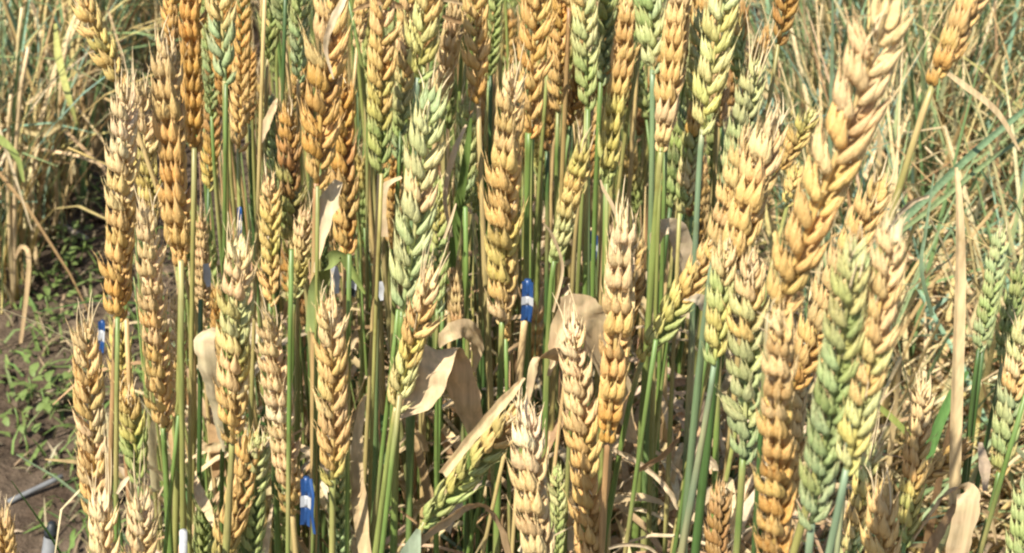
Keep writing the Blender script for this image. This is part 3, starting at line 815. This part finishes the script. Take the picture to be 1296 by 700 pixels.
leaf_thing("dry_leaf", [(1240,560,.80),(1246,590,.78),(1246,622,.77)], [6,16,5], (.42,.32,.22), "mauve brown leaf flap beside the pale ear at the right edge", seed=37, group=GL)
leaf_thing("green_leaf", [(1030,368,.95),(1130,290,1.05),(1230,195,1.15),(1320,120,1.25)], [6,9,9,7], (.20,.29,.15), "broad blue-green blade slanting up across the straw background", seed=38, fold=.25)
leaf_thing("green_leaf", [(1090,330,1.1),(1180,262,1.15),(1250,205,1.2),(1310,165,1.25)], [5,6,6,4], (.24,.31,.14), "second slanting green blade just under the broad blue-green one", seed=39, fold=.25)
leaf_thing("dry_leaf", [(1190,86,1.1),(1220,108,1.1),(1262,142,1.1),(1290,190,1.1)], [4,8,8,3], D0, "tan blade slanting down right from the top right ear", seed=40)
leaf_thing("green_leaf", [(1180,400,.90),(1166,340,.90),(1172,290,.92),(1182,220,.95)], [5,5,4,2], STEM['b'], "thin blue-green blade hanging before the straw hollow", seed=41)
leaf_thing("dry_leaf", [(1090,318,.95),(1120,290,.95),(1152,258,.95),(1176,248,.95)], [5,10,10,4], D4, "pale leaf arching right behind the leaning gold ear", wd=[(0,-.3,.9)], seed=42)
leaf_thing("green_leaf", [(1160,640,.86),(1180,560,.87),(1205,500,.88),(1225,470,.9)], [10,14,12,4], (.11,.22,.06), "dark green blade leaning right behind the tall dry stalk", seed=43)
leaf_thing("green_leaf", [(1100,505,1.0),(1130,530,1.0),(1155,556,1.0)], [6,8,7], (.30,.34,.09), "yellow-green stem piece sloping across the straw hollow", seed=44)
leaf_thing("dry_leaf", [(1155,760,.72),(1180,690,.73),(1210,640,.74)], [8,14,10], D3, "brown shaded leaf under the draped leaf, lower right", seed=45, group=GL)
leaf_thing("dry_leaf", [(1060,652,.62),(1068,645,.62),(1072,634,.62)], [10,13,10], D4, "small square pale leaf scrap beside the big grey-green ear", wd=[(1,0,0)], seed=46, fold=.05)
leaf_thing("dry_leaf", [(1000,700,.58),(1010,672,.58),(1018,656,.58),(1006,668,.57)], [7,9,9,4], D0, "bent pale leaf tip at the foot of the upright orange-gold ear", seed=47)

# leaf litter and straw deep among the stems: nobody could count it
def blades_mesh(name, items, mat):
    b = MB()
    for pts, ws, wd, cols in items: b.strap(pts, ws, wd, cols, .2, 2)
    return link(name, b.mesh(name, mat))

def rand_blade(r, base, h, bend, width, col, n=6, tipcol=None, lodge=0.0):
    an = r.uniform(0, 6.283)
    hd = Vector((math.cos(an), math.sin(an), 0))
    pts, ws, wd, cols = [], [], [], []
    tw = r.uniform(-1.5, 1.5)
    side = Vector((-hd.y, hd.x, 0))
    kink = r.uniform(.3, .8) if r.random() < .35 else 2
    p = base.copy()
    ang = r.uniform(.02, .25) + lodge
    for i in range(n):
        t = i / (n - 1)
        pts.append(p.copy())
        ws.append(width * (1 - .85 * t ** 2.2))
        wd.append(side * math.cos(tw * t) + Vector((0, 0, 1)) * math.sin(tw * t) * .6)
        cols.append(mix(col, tipcol or col, t))
        if t > kink: ang += r.uniform(.6, 1.3); kink = 2
        p = p + (hd * math.sin(ang) + Vector((0, 0, math.cos(ang)))) * (h / (n - 1))
        ang += bend / (n - 1)
        if p.z < .006: p.z = .006 + r.uniform(0, .01)
    return pts, ws, wd, cols

r = random.Random(21)
items = []
for i in range(1200):
    X, Y = r.uniform(-.31, .25), r.uniform(.72, 1.7)
    if X > .1 and r.random() < .3: Y = r.uniform(.75, 1.15)
    col = jit(r.choice(DRY[:4]), .2, r)
    items.append(rand_blade(r, Vector((X, Y, r.uniform(0, .42))), r.uniform(.08, .24), r.uniform(.6, 3.2), r.uniform(.004, .010), col, 7, jit(col, .15, r), r.uniform(0, .5)))
for i in range(420):
    X, Y = r.uniform(-.31, .22), r.uniform(.8, 1.7)
    col = jit(r.choice([STEM['g'], STEM['d'], (.10, .18, .06), STEM['b']]), .2, r)
    items.append(rand_blade(r, Vector((X, Y, r.uniform(0, .3))), r.uniform(.15, .34), r.uniform(.2, 1.6), r.uniform(.004, .009), col, 7, None, r.uniform(0, .2)))
for i in range(640):      # withered leaves hanging from the stems at half height
    X, Y = (r.uniform(.0, .2), r.uniform(.78, 1.1)) if i < 340 else (r.uniform(-.3, .2), r.uniform(.86, 1.3))
    col = jit(r.choice(DRY), .15, r)
    items.append(rand_blade(r, Vector((X, Y, r.uniform(.26, .52))), r.uniform(.06, .16), r.uniform(1.5, 4.0), r.uniform(.004, .011), col, 8, jit(col, .15, r), r.uniform(0, .7)))
tag(blades_mesh("leaf_tangle", items, M_LEAF), "tangle of withered and green leaves deep among the wheat stems", "leaves", kind="stuff")

r = random.Random(22)
items = []
straw = [(.62, .47, .25), (.70, .56, .33), (.52, .38, .19), (.36, .24, .11), (.58, .45, .19)]
green = [(.22, .31, .17), (.18, .27, .11), (.26, .33, .15), (.22, .34, .24), (.33, .36, .17)]
def right_blade(X, Y, upright):
    g = r.random()
    if upright:
        col = jit(r.choice(green if g < .68 else straw), .2, r)
        return rand_blade(r, Vector((X, Y, 0)), r.uniform(.38, .78), r.uniform(.1, 1.1), r.uniform(.004, .010), col, 7, jit(r.choice(straw), .15, r) if r.random() < .4 else None, r.uniform(-.05, .25))
    col = jit(r.choice(green if g < .17 else straw), .2, r)
    return rand_blade(r, Vector((X, Y, r.uniform(0, .16))), r.uniform(.14, .42), r.uniform(.1, 1.6), r.uniform(.0035, .0095), col, 7, None, r.uniform(.3, 1.35))
for i in range(8500):
    Y = 1.25 + 3.6 * r.random() ** 1.4
    X = .16 * Y + .10 + r.random() * (.26 * Y + .1)
    up = r.random() < min(.95, max(.08, (Y - 1.75) * 1.5))
    items.append(right_blade(X, Y, up))
for i in range(1500):
    Y = r.uniform(1.2, 5.5); X = .42 * Y + r.random() * 1.6
    items.append(right_blade(X, Y, r.random() < .6))
tag(blades_mesh("lodged_straw", items, M_LEAF), "tangled green and straw coloured blades of the lodged plot at the right", "straw", kind="stuff")

# the plot across the path on the left, and the one beyond
r = random.Random(23)
items = []
for i in range(3000):
    if r.random() < .62:
        Y = r.uniform(2.0, 4.4); X = -.80 - .02 * (Y - 2) - abs(r.gauss(0, .35))
    else:
        Y = r.uniform(3.1, 4.6); X = r.uniform(-1.3, .3)
    g = r.random()
    col = jit(r.choice(straw if g < .62 else green), .2, r)
    items.append(rand_blade(r, Vector((X, Y, 0)), r.uniform(.35, .75), r.uniform(.1, 1.8) if g < .7 else r.uniform(.1, .8), r.uniform(.004, .010), col, 7, None, r.uniform(-.05, .25)))
for i in range(1800):
    Y = r.uniform(2.0, 6); X = -.85 - r.random() * 1.6
    if r.random() < .5: Y = r.uniform(3.6, 6.5); X = r.uniform(-1.6, 1.4)
    col = jit(r.choice(straw if r.random() < .5 else green), .2, r)
    items.append(rand_blade(r, Vector((X, Y, 0)), r.uniform(.35, .75), r.uniform(.1, 1.4), r.uniform(.005, .012), col, 6, None, r.uniform(-.05, .2)))
tag(blades_mesh("far_crop", items, M_LEAF), "blurred drying crop of stalks and leaves beyond the bare path", "crop", kind="stuff")

GF = "dry stalks at the edge of the plot across the path"
FAR = [((8,30),(30,205)),((28,10),(40,330)),((36,60),(18,400)),((66,20),(92,180)),((88,40),(70,300)),((104,30),(96,170)),((120,20),(118,130)),
       ((140,-10),(132,120)),((180,-20),(186,110)),((198,0),(200,120)),((222,-20),(226,110)),((330,-40),(336,120)),((14,120),(22,420)),((54,100),(60,260))]
FAR_LABELS = ["leftmost short dry stalk at the top left corner", "long leaning dry stalk near the top left corner", "dry stalk slanting left above the hooked one", "short dry stalk slanting right at the plot edge across the path",
    "long dry stalk standing nearest the path's upper part", "dry stalk just left of the yellow gold bent ear", "upright dry stalk behind the yellow gold bent ear", "dry stalk right behind the bent ear's foot",
    "thin far stalk between the long pale ear and large gold ear", "far stalk showing left of the large pinkish tipped ear", "far stalk behind the large pinkish tipped ear", "far stalk in the dark gap beside the tall tan and green stem",
    "long dry stalk at the very left edge, lower half", "dry stalk crossing the level dry blade over the path"]
for i, (a, bb) in enumerate(FAR):
    g = on_ground(bb[0], max(bb[1], 60))
    Y = max(g.y, 2.05)
    foot = Vector((at(bb[0], bb[1], Y).x, Y, 0))
    A = at(a[0], a[1], Y - .05)
    pts = bez(A, A + (foot - A) * .3 + Vector((r.uniform(-.03, .03), 0, 0)), A + (foot - A) * .7, foot, 9)
    b = MB(); b.tube(pts, [.003 + .002 * k / 8 for k in range(9)], [jit((.56, .43, .23), .14, r)] * 9, 6)
    o = link("dry_stalk", b.mesh("dry_stalk", M_STEM, foot)); o.location = foot
    tag(o, FAR_LABELS[i], "stalk", GF)
leaf_thing("dry_leaf", [(18,330,2.0),(26,313,1.98),(36,322,1.96),(34,370,1.95),(24,450,1.94)], [3,5,6,6,4], D2, "drooping dry stalk bent into a hook beside the bare path", seed=60, cat="stalk")
leaf_thing("dry_leaf", [(30,165,2.1),(55,168,2.08),(80,155,2.06)], [10,12,4], (.62,.5,.26), "dry blade sticking out level over the path", wd=[(0,-.3,.9)], seed=61)
leaf_thing("green_leaf", [(-10,170,1.9),(5,180,1.9),(22,200,1.9),(30,230,1.9)], [10,10,8,3], (.36,.42,.13), "yellow-green blade at the left edge across the path", seed=62)
leaf_thing("green_leaf", [(70,30,2.2),(74,70,2.15),(86,120,2.1),(98,160,2.1)], [4,10,8,2], (.42,.42,.14), "pale green drooping blade across the path", seed=63)

# ------------------------------------------------------------------ weeds and litter on the path
def weed_leaf_mesh(i):
    r_ = random.Random(700 + i)
    b = MB()
    n = 6
    pts = [Vector((t, 0, .18 * math.sin(t * 2.6))) for t in [k / (n - 1) for k in range(n)]]
    ws = [.10, .42, .62, .60, .36, .05]
    b.strap(pts, [w * r_.uniform(.85, 1.15) for w in ws], [Vector((0, 1, 0))] * n, [(1, 1, 1)] * n, .16, 2)
    return b.mesh("leaf", M_WEED)
WL = [weed_leaf_mesh(i) for i in range(4)]
WEEDS = [(112,140,.10,24),(92,155,.07,14),(128,158,.07,12),(98,262,.05,12),(92,315,.055,16),(108,318,.05,12),(84,345,.05,14),(60,398,.055,14),(70,360,.04,10),(40,505,.06,16),(56,520,.06,16),
         (22,540,.05,12),(34,575,.05,10),(80,410,.04,8),(12,520,.05,10),(108,232,.04,8),(60,450,.035,8),(90,480,.04,8)]
WEED_LABELS = ["largest green weed clump at the far end of the bare path", "leafy weed at the left edge of the largest far clump", "leafy weed beside the long pale ear, far end of the path",
    "green weed just above the pale stick on the path", "bushy weed just below the pale stick on the path", "weed right of the bushy one below the pale stick", "weed midway down the path, below the bushy one",
    "weed in the middle of the path near the hooked dry stalk", "small weed beside the hooked dry stalk", "big leafy weed on the lower path above the grey pipe", "weed touching the big leafy one on the lower path",
    "low weed at the left edge of the lower path", "weed between the grey pipe and the big leafy weed", "small weed close to the small blue and white tape", "weed at the far left edge, upper lower path",
    "small weed against dark clods above the pale stick", "tiny weed alone on bare soil mid path", "tiny weed near the free standing ear"]
for i, (u, v, rad, n) in enumerate(WEEDS):
    r = random.Random(800 + i)
    g = on_ground(u, v); g.z = 0
    root = empty("weed", g)
    tag(root, WEED_LABELS[i], "weed", "weeds on the bare path")
    b = MB()
    b.tube([Vector((0, 0, -.01)), Vector((.003, 0, rad * .3)), Vector((.0, .004, rad * .6))], [.002, .0017, .001], [STEM['g']] * 3, 5)
    link("stem", b.mesh("stem", M_STEM), root)
    for k in range(int(n * .7)):
        o = link("leaf", WL[r.randrange(4)], root)
        an = r.uniform(0, 6.283); q = rad * r.uniform(0, .9)
        o.location = (math.cos(an) * q * .8, math.sin(an) * q * .8, rad * r.uniform(.15, .7))
        o.rotation_euler = (r.uniform(-.4, .4), r.uniform(-.5, .25), an + r.uniform(-.6, .6))
        s = rad * r.uniform(.22, .42)
        o.scale = (s, s, s)
r = random.Random(31)
items = []
for i in range(1700):
    Y = r.uniform(1.35, 3.2)
    X = -.28 * Y - r.random() * .14 * Y + r.uniform(-.05, .08)
    if r.random() < .2: X = r.uniform(.2, .5) * Y * .6
    col = jit(r.choice([(.17, .24, .07), (.2, .25, .09), (.15, .22, .06), (.26, .2, .12), (.40, .32, .2)]), .25, r)
    items.append(rand_blade(r, Vector((X, Y, 0.0)), r.uniform(.02, .07), r.uniform(0, 2), r.uniform(.003, .007), col, 4, None, r.uniform(.1, 1.4)))
tag(blades_mesh("ground_cover", items, M_LEAF), "low grass and chaff scattered over the bare soil path", "ground cover", kind="stuff")

# clods of soil
V, Fc = [], []
r = random.Random(33)
ico = [(0, 0, 1), (.894, 0, .447), (.276, .851, .447), (-.724, .526, .447), (-.724, -.526, .447), (.276, -.851, .447), (.724, .526, -.447), (-.276, .851, -.447), (-.894, 0, -.447), (-.276, -.851, -.447), (.724, -.526, -.447), (0, 0, -1)]
icf = [(0, 1, 2), (0, 2, 3), (0, 3, 4), (0, 4, 5), (0, 5, 1), (1, 6, 2), (2, 7, 3), (3, 8, 4), (4, 9, 5), (5, 10, 1), (6, 7, 2), (7, 8, 3), (8, 9, 4), (9, 10, 5), (10, 6, 1), (6, 11, 7), (7, 11, 8), (8, 11, 9), (9, 11, 10), (10, 11, 6)]
for i in range(1500):
    Y = r.uniform(1.2, 3.6); X = r.uniform(-.48, .6) * Y
    s = .004 + .018 * r.random() ** 3
    k0 = len(V)
    for p in ico: V.append((X + p[0] * s * r.uniform(.7, 1.3), Y + p[1] * s * r.uniform(.7, 1.3), .004 + p[2] * s * r.uniform(.5, .9)))
    for f in icf: Fc.append(tuple(k0 + q for q in f))
me = bpy.data.meshes.new("soil_clods"); me.from_pydata(V, [], Fc); me.materials.append(M_SOIL)
tag(link("soil_clods", me), "loose clods and crumbs of soil on the path", "clods", kind="stuff")

def rod(name, a, b_, ra, rb, mat, label, cat, n=10, extra=None):
    b = MB()
    pts = [a.lerp(b_, t / 5) for t in range(6)]
    b.tube(pts, [ra + (rb - ra) * t / 5 for t in range(6)], [(1, 1, 1)] * 6, n)
    root = link(name, b.mesh(name, mat, a)); root.location = a
    return tag(root, label, cat)
a = on_ground(12, 645); a.z = .012
b_ = on_ground(82, 618); b_.z = .02
rod("drip_pipe", a, b_, .0036, .0036, M_GREY, "grey irrigation pipe lying on the soil at the lower left", "pipe")
a = on_ground(72, 293); b_ = on_ground(112, 312); a.z = b_.z = .015
rod("stick", a, b_, .008, .005, M_TWIG, "pale weathered stick lying on the path among weeds", "stick")
# capped grey peg at the bottom left
Yp = 1.05
top, bot = at(66, 668, Yp), at(58, 720, Yp)
foot = top + (bot - top) * (top.z / max(.01, top.z - bot.z)); foot = Vector((foot.x, Yp, -.02))
root = rod("marker_peg", foot, at(65, 676, Yp), .0085, .0065, M_GREY, "pale grey plastic peg with dark cap at the lower left", "peg", 12)
b = MB(); c0 = at(65, 677, Yp); c1 = at(66, 662, Yp)
b.tube([c0, c0.lerp(c1, .4), c0.lerp(c1, .6), c1], [.0068, .0068, .0045, .0035], [(1, 1, 1)] * 4, 12)
o = link("cap", b.mesh("cap", M_DARK, foot), root)

# ------------------------------------------------------------------ blue and white tapes wound round stems
def tape(u0, v0, u1, v1, wpx, Y, bands, label, tail=None):
    """A sleeve of tape from (u0, v0) down to (u1, v1); bands: (start, end, material, kind)."""
    A, Bp = at(u0, v0, Y), at(u1, v1, Y)
    R = wpx * .52 * px(A)
    root = empty("plant_tag", Bp)
    tag(root, label, "tag", "tapes marking single wheat stems")
    side = Vector((1, 0, 0))
    for i, (s0, s1, mat, nm) in enumerate(bands):
        b = MB()
        p0, p1 = A.lerp(Bp, s0), A.lerp(Bp, s1)
        kk = 1.0 + .06 * (i % 2)
        pts = [p0.lerp(p1, t / 3) + Vector((R * .12 * math.sin(3 * (s0 + (s1 - s0) * t / 3)), -R * .7 - .0005 * (i % 2), 0)) for t in range(4)]
        b.strap(pts, [2 * R * kk] * 4, [Vector((1, -.25, .06))] * 4, [(1, 1, 1)] * 4, .3, 6, .0004)
        b.tube([q + Vector((0, R * .7, 0)) for q in pts], [R * .62] * 4, [(1, 1, 1)] * 4, 10)
        link(nm, b.mesh(nm, mat, Bp), root)
    if tail:
        b = MB()
        pts = catmull([at(*p) for p in tail], 4)
        b.strap(pts, [wpx * .32 * px(A)] * len(pts), [Vector((.9, -.4, 0))] * len(pts), [(1, 1, 1)] * len(pts), .1, 2, .0003)
        link("tape_tail", b.mesh("tape_tail", M_BLUE, Bp), root)
BL, WH = M_BLUE, M_WHITE
tape(130, 406, 128, 444, 9, .79, [(0, .28, BL, "blue_band"), (.28, .62, WH, "white_band"), (.62, 1, BL, "blue_band")], "small blue and white tape beside the long pale ear at the path")
tape(304, 262, 303, 302, 6, .80, [(0, .4, BL, "blue_band"), (.4, .68, WH, "white_band"), (.68, 1, BL, "blue_band")], "thin blue and white tag above the flushed pale gold ear")
tape(668, 354, 666, 404, 14, .80, [(0, .38, BL, "blue_band"), (.38, .58, WH, "white_band"), (.58, 1, BL, "blue_band")], "blue tape with grey-white band on a tan stem, right of the central ear")
tape(748, 294, 745, 328, 17, 1.04, [(0, .36, BL, "blue_band"), (.36, .55, WH, "white_band"), (.55, 1, BL, "blue_band")], "dark blue tape in shade behind two green stems")
tape(388, 604, 387, 662, 13, .69, [(0, .36, BL, "blue_band"), (.36, .6, WH, "white_band"), (.6, 1, BL, "blue_band")], "bright blue tape with a loose tail, lowest of the tapes",
     tail=[(393, 606, .685), (396, 628, .68), (395, 650, .68), (398, 676, .68)])
tape(446, 338, 444, 372, 13, .86, [(0, .45, M_DARK, "dark_band"), (.45, .72, WH, "white_band"), (.72, 1, M_DARK, "dark_band")], "dark tape with white band in shade below the orange-brown ear")
rod("dry_straw", at(664, 404, .80), at(655, 500, .80), .0022, .0026, plain("tan_straw", (.54, .38, .19), .5, .35, .3, 150), "tan straw below the blue tape right of the central ear", "straw")

def scrap(u, v, w, h, Y, label, name="paper_scrap", mat=M_WHITE):
    c = at(u, v, Y); k = px(c)
    b = MB()
    b.strap([c + Vector((0, 0, h * .5 * k)), c + Vector((.1 * w * k, -.0008, h * .15 * k)), c + Vector((-.06 * w * k, .0006, -h * .2 * k)), c + Vector((.12 * w * k, -.001, -h * .5 * k))],
            [w * k * .7, w * k, w * k * .9, w * k * .5], [Vector((1, .1, 0))] * 4, [(1, 1, 1)] * 4, .16, 3, .0003)
    o = link(name, b.mesh(name, mat, c)); o.location = c
    tag(o, label, "scrap")
scrap(424, 354, 12, 38, .82, "white paper strip hanging beside the dark tape")
scrap(262, 348, 10, 32, .86, "white scrap caught beside a green stem, left of the flushed ear")
scrap(482, 368, 8, 26, .84, "small white scrap below the pale blade, left of the big bluish green ear")
# white foot of the yellow-green stem
b = MB(); c0, c1 = at(232, 672, .69), at(233, 760, .69)
b.tube([c0, c0.lerp(c1, .5), c1], [.0024, .0027, .0028], [(1, 1, 1)] * 3, 10)
foot = c1
o = link("white_sleeve", b.mesh("white_sleeve", plain("dull_white", (.5, .51, .52), .6, .3, .3, 200), c1)); o.location = c1
tag(o, "white sleeve round the foot of the yellow-green stem at the lower left", "sleeve")
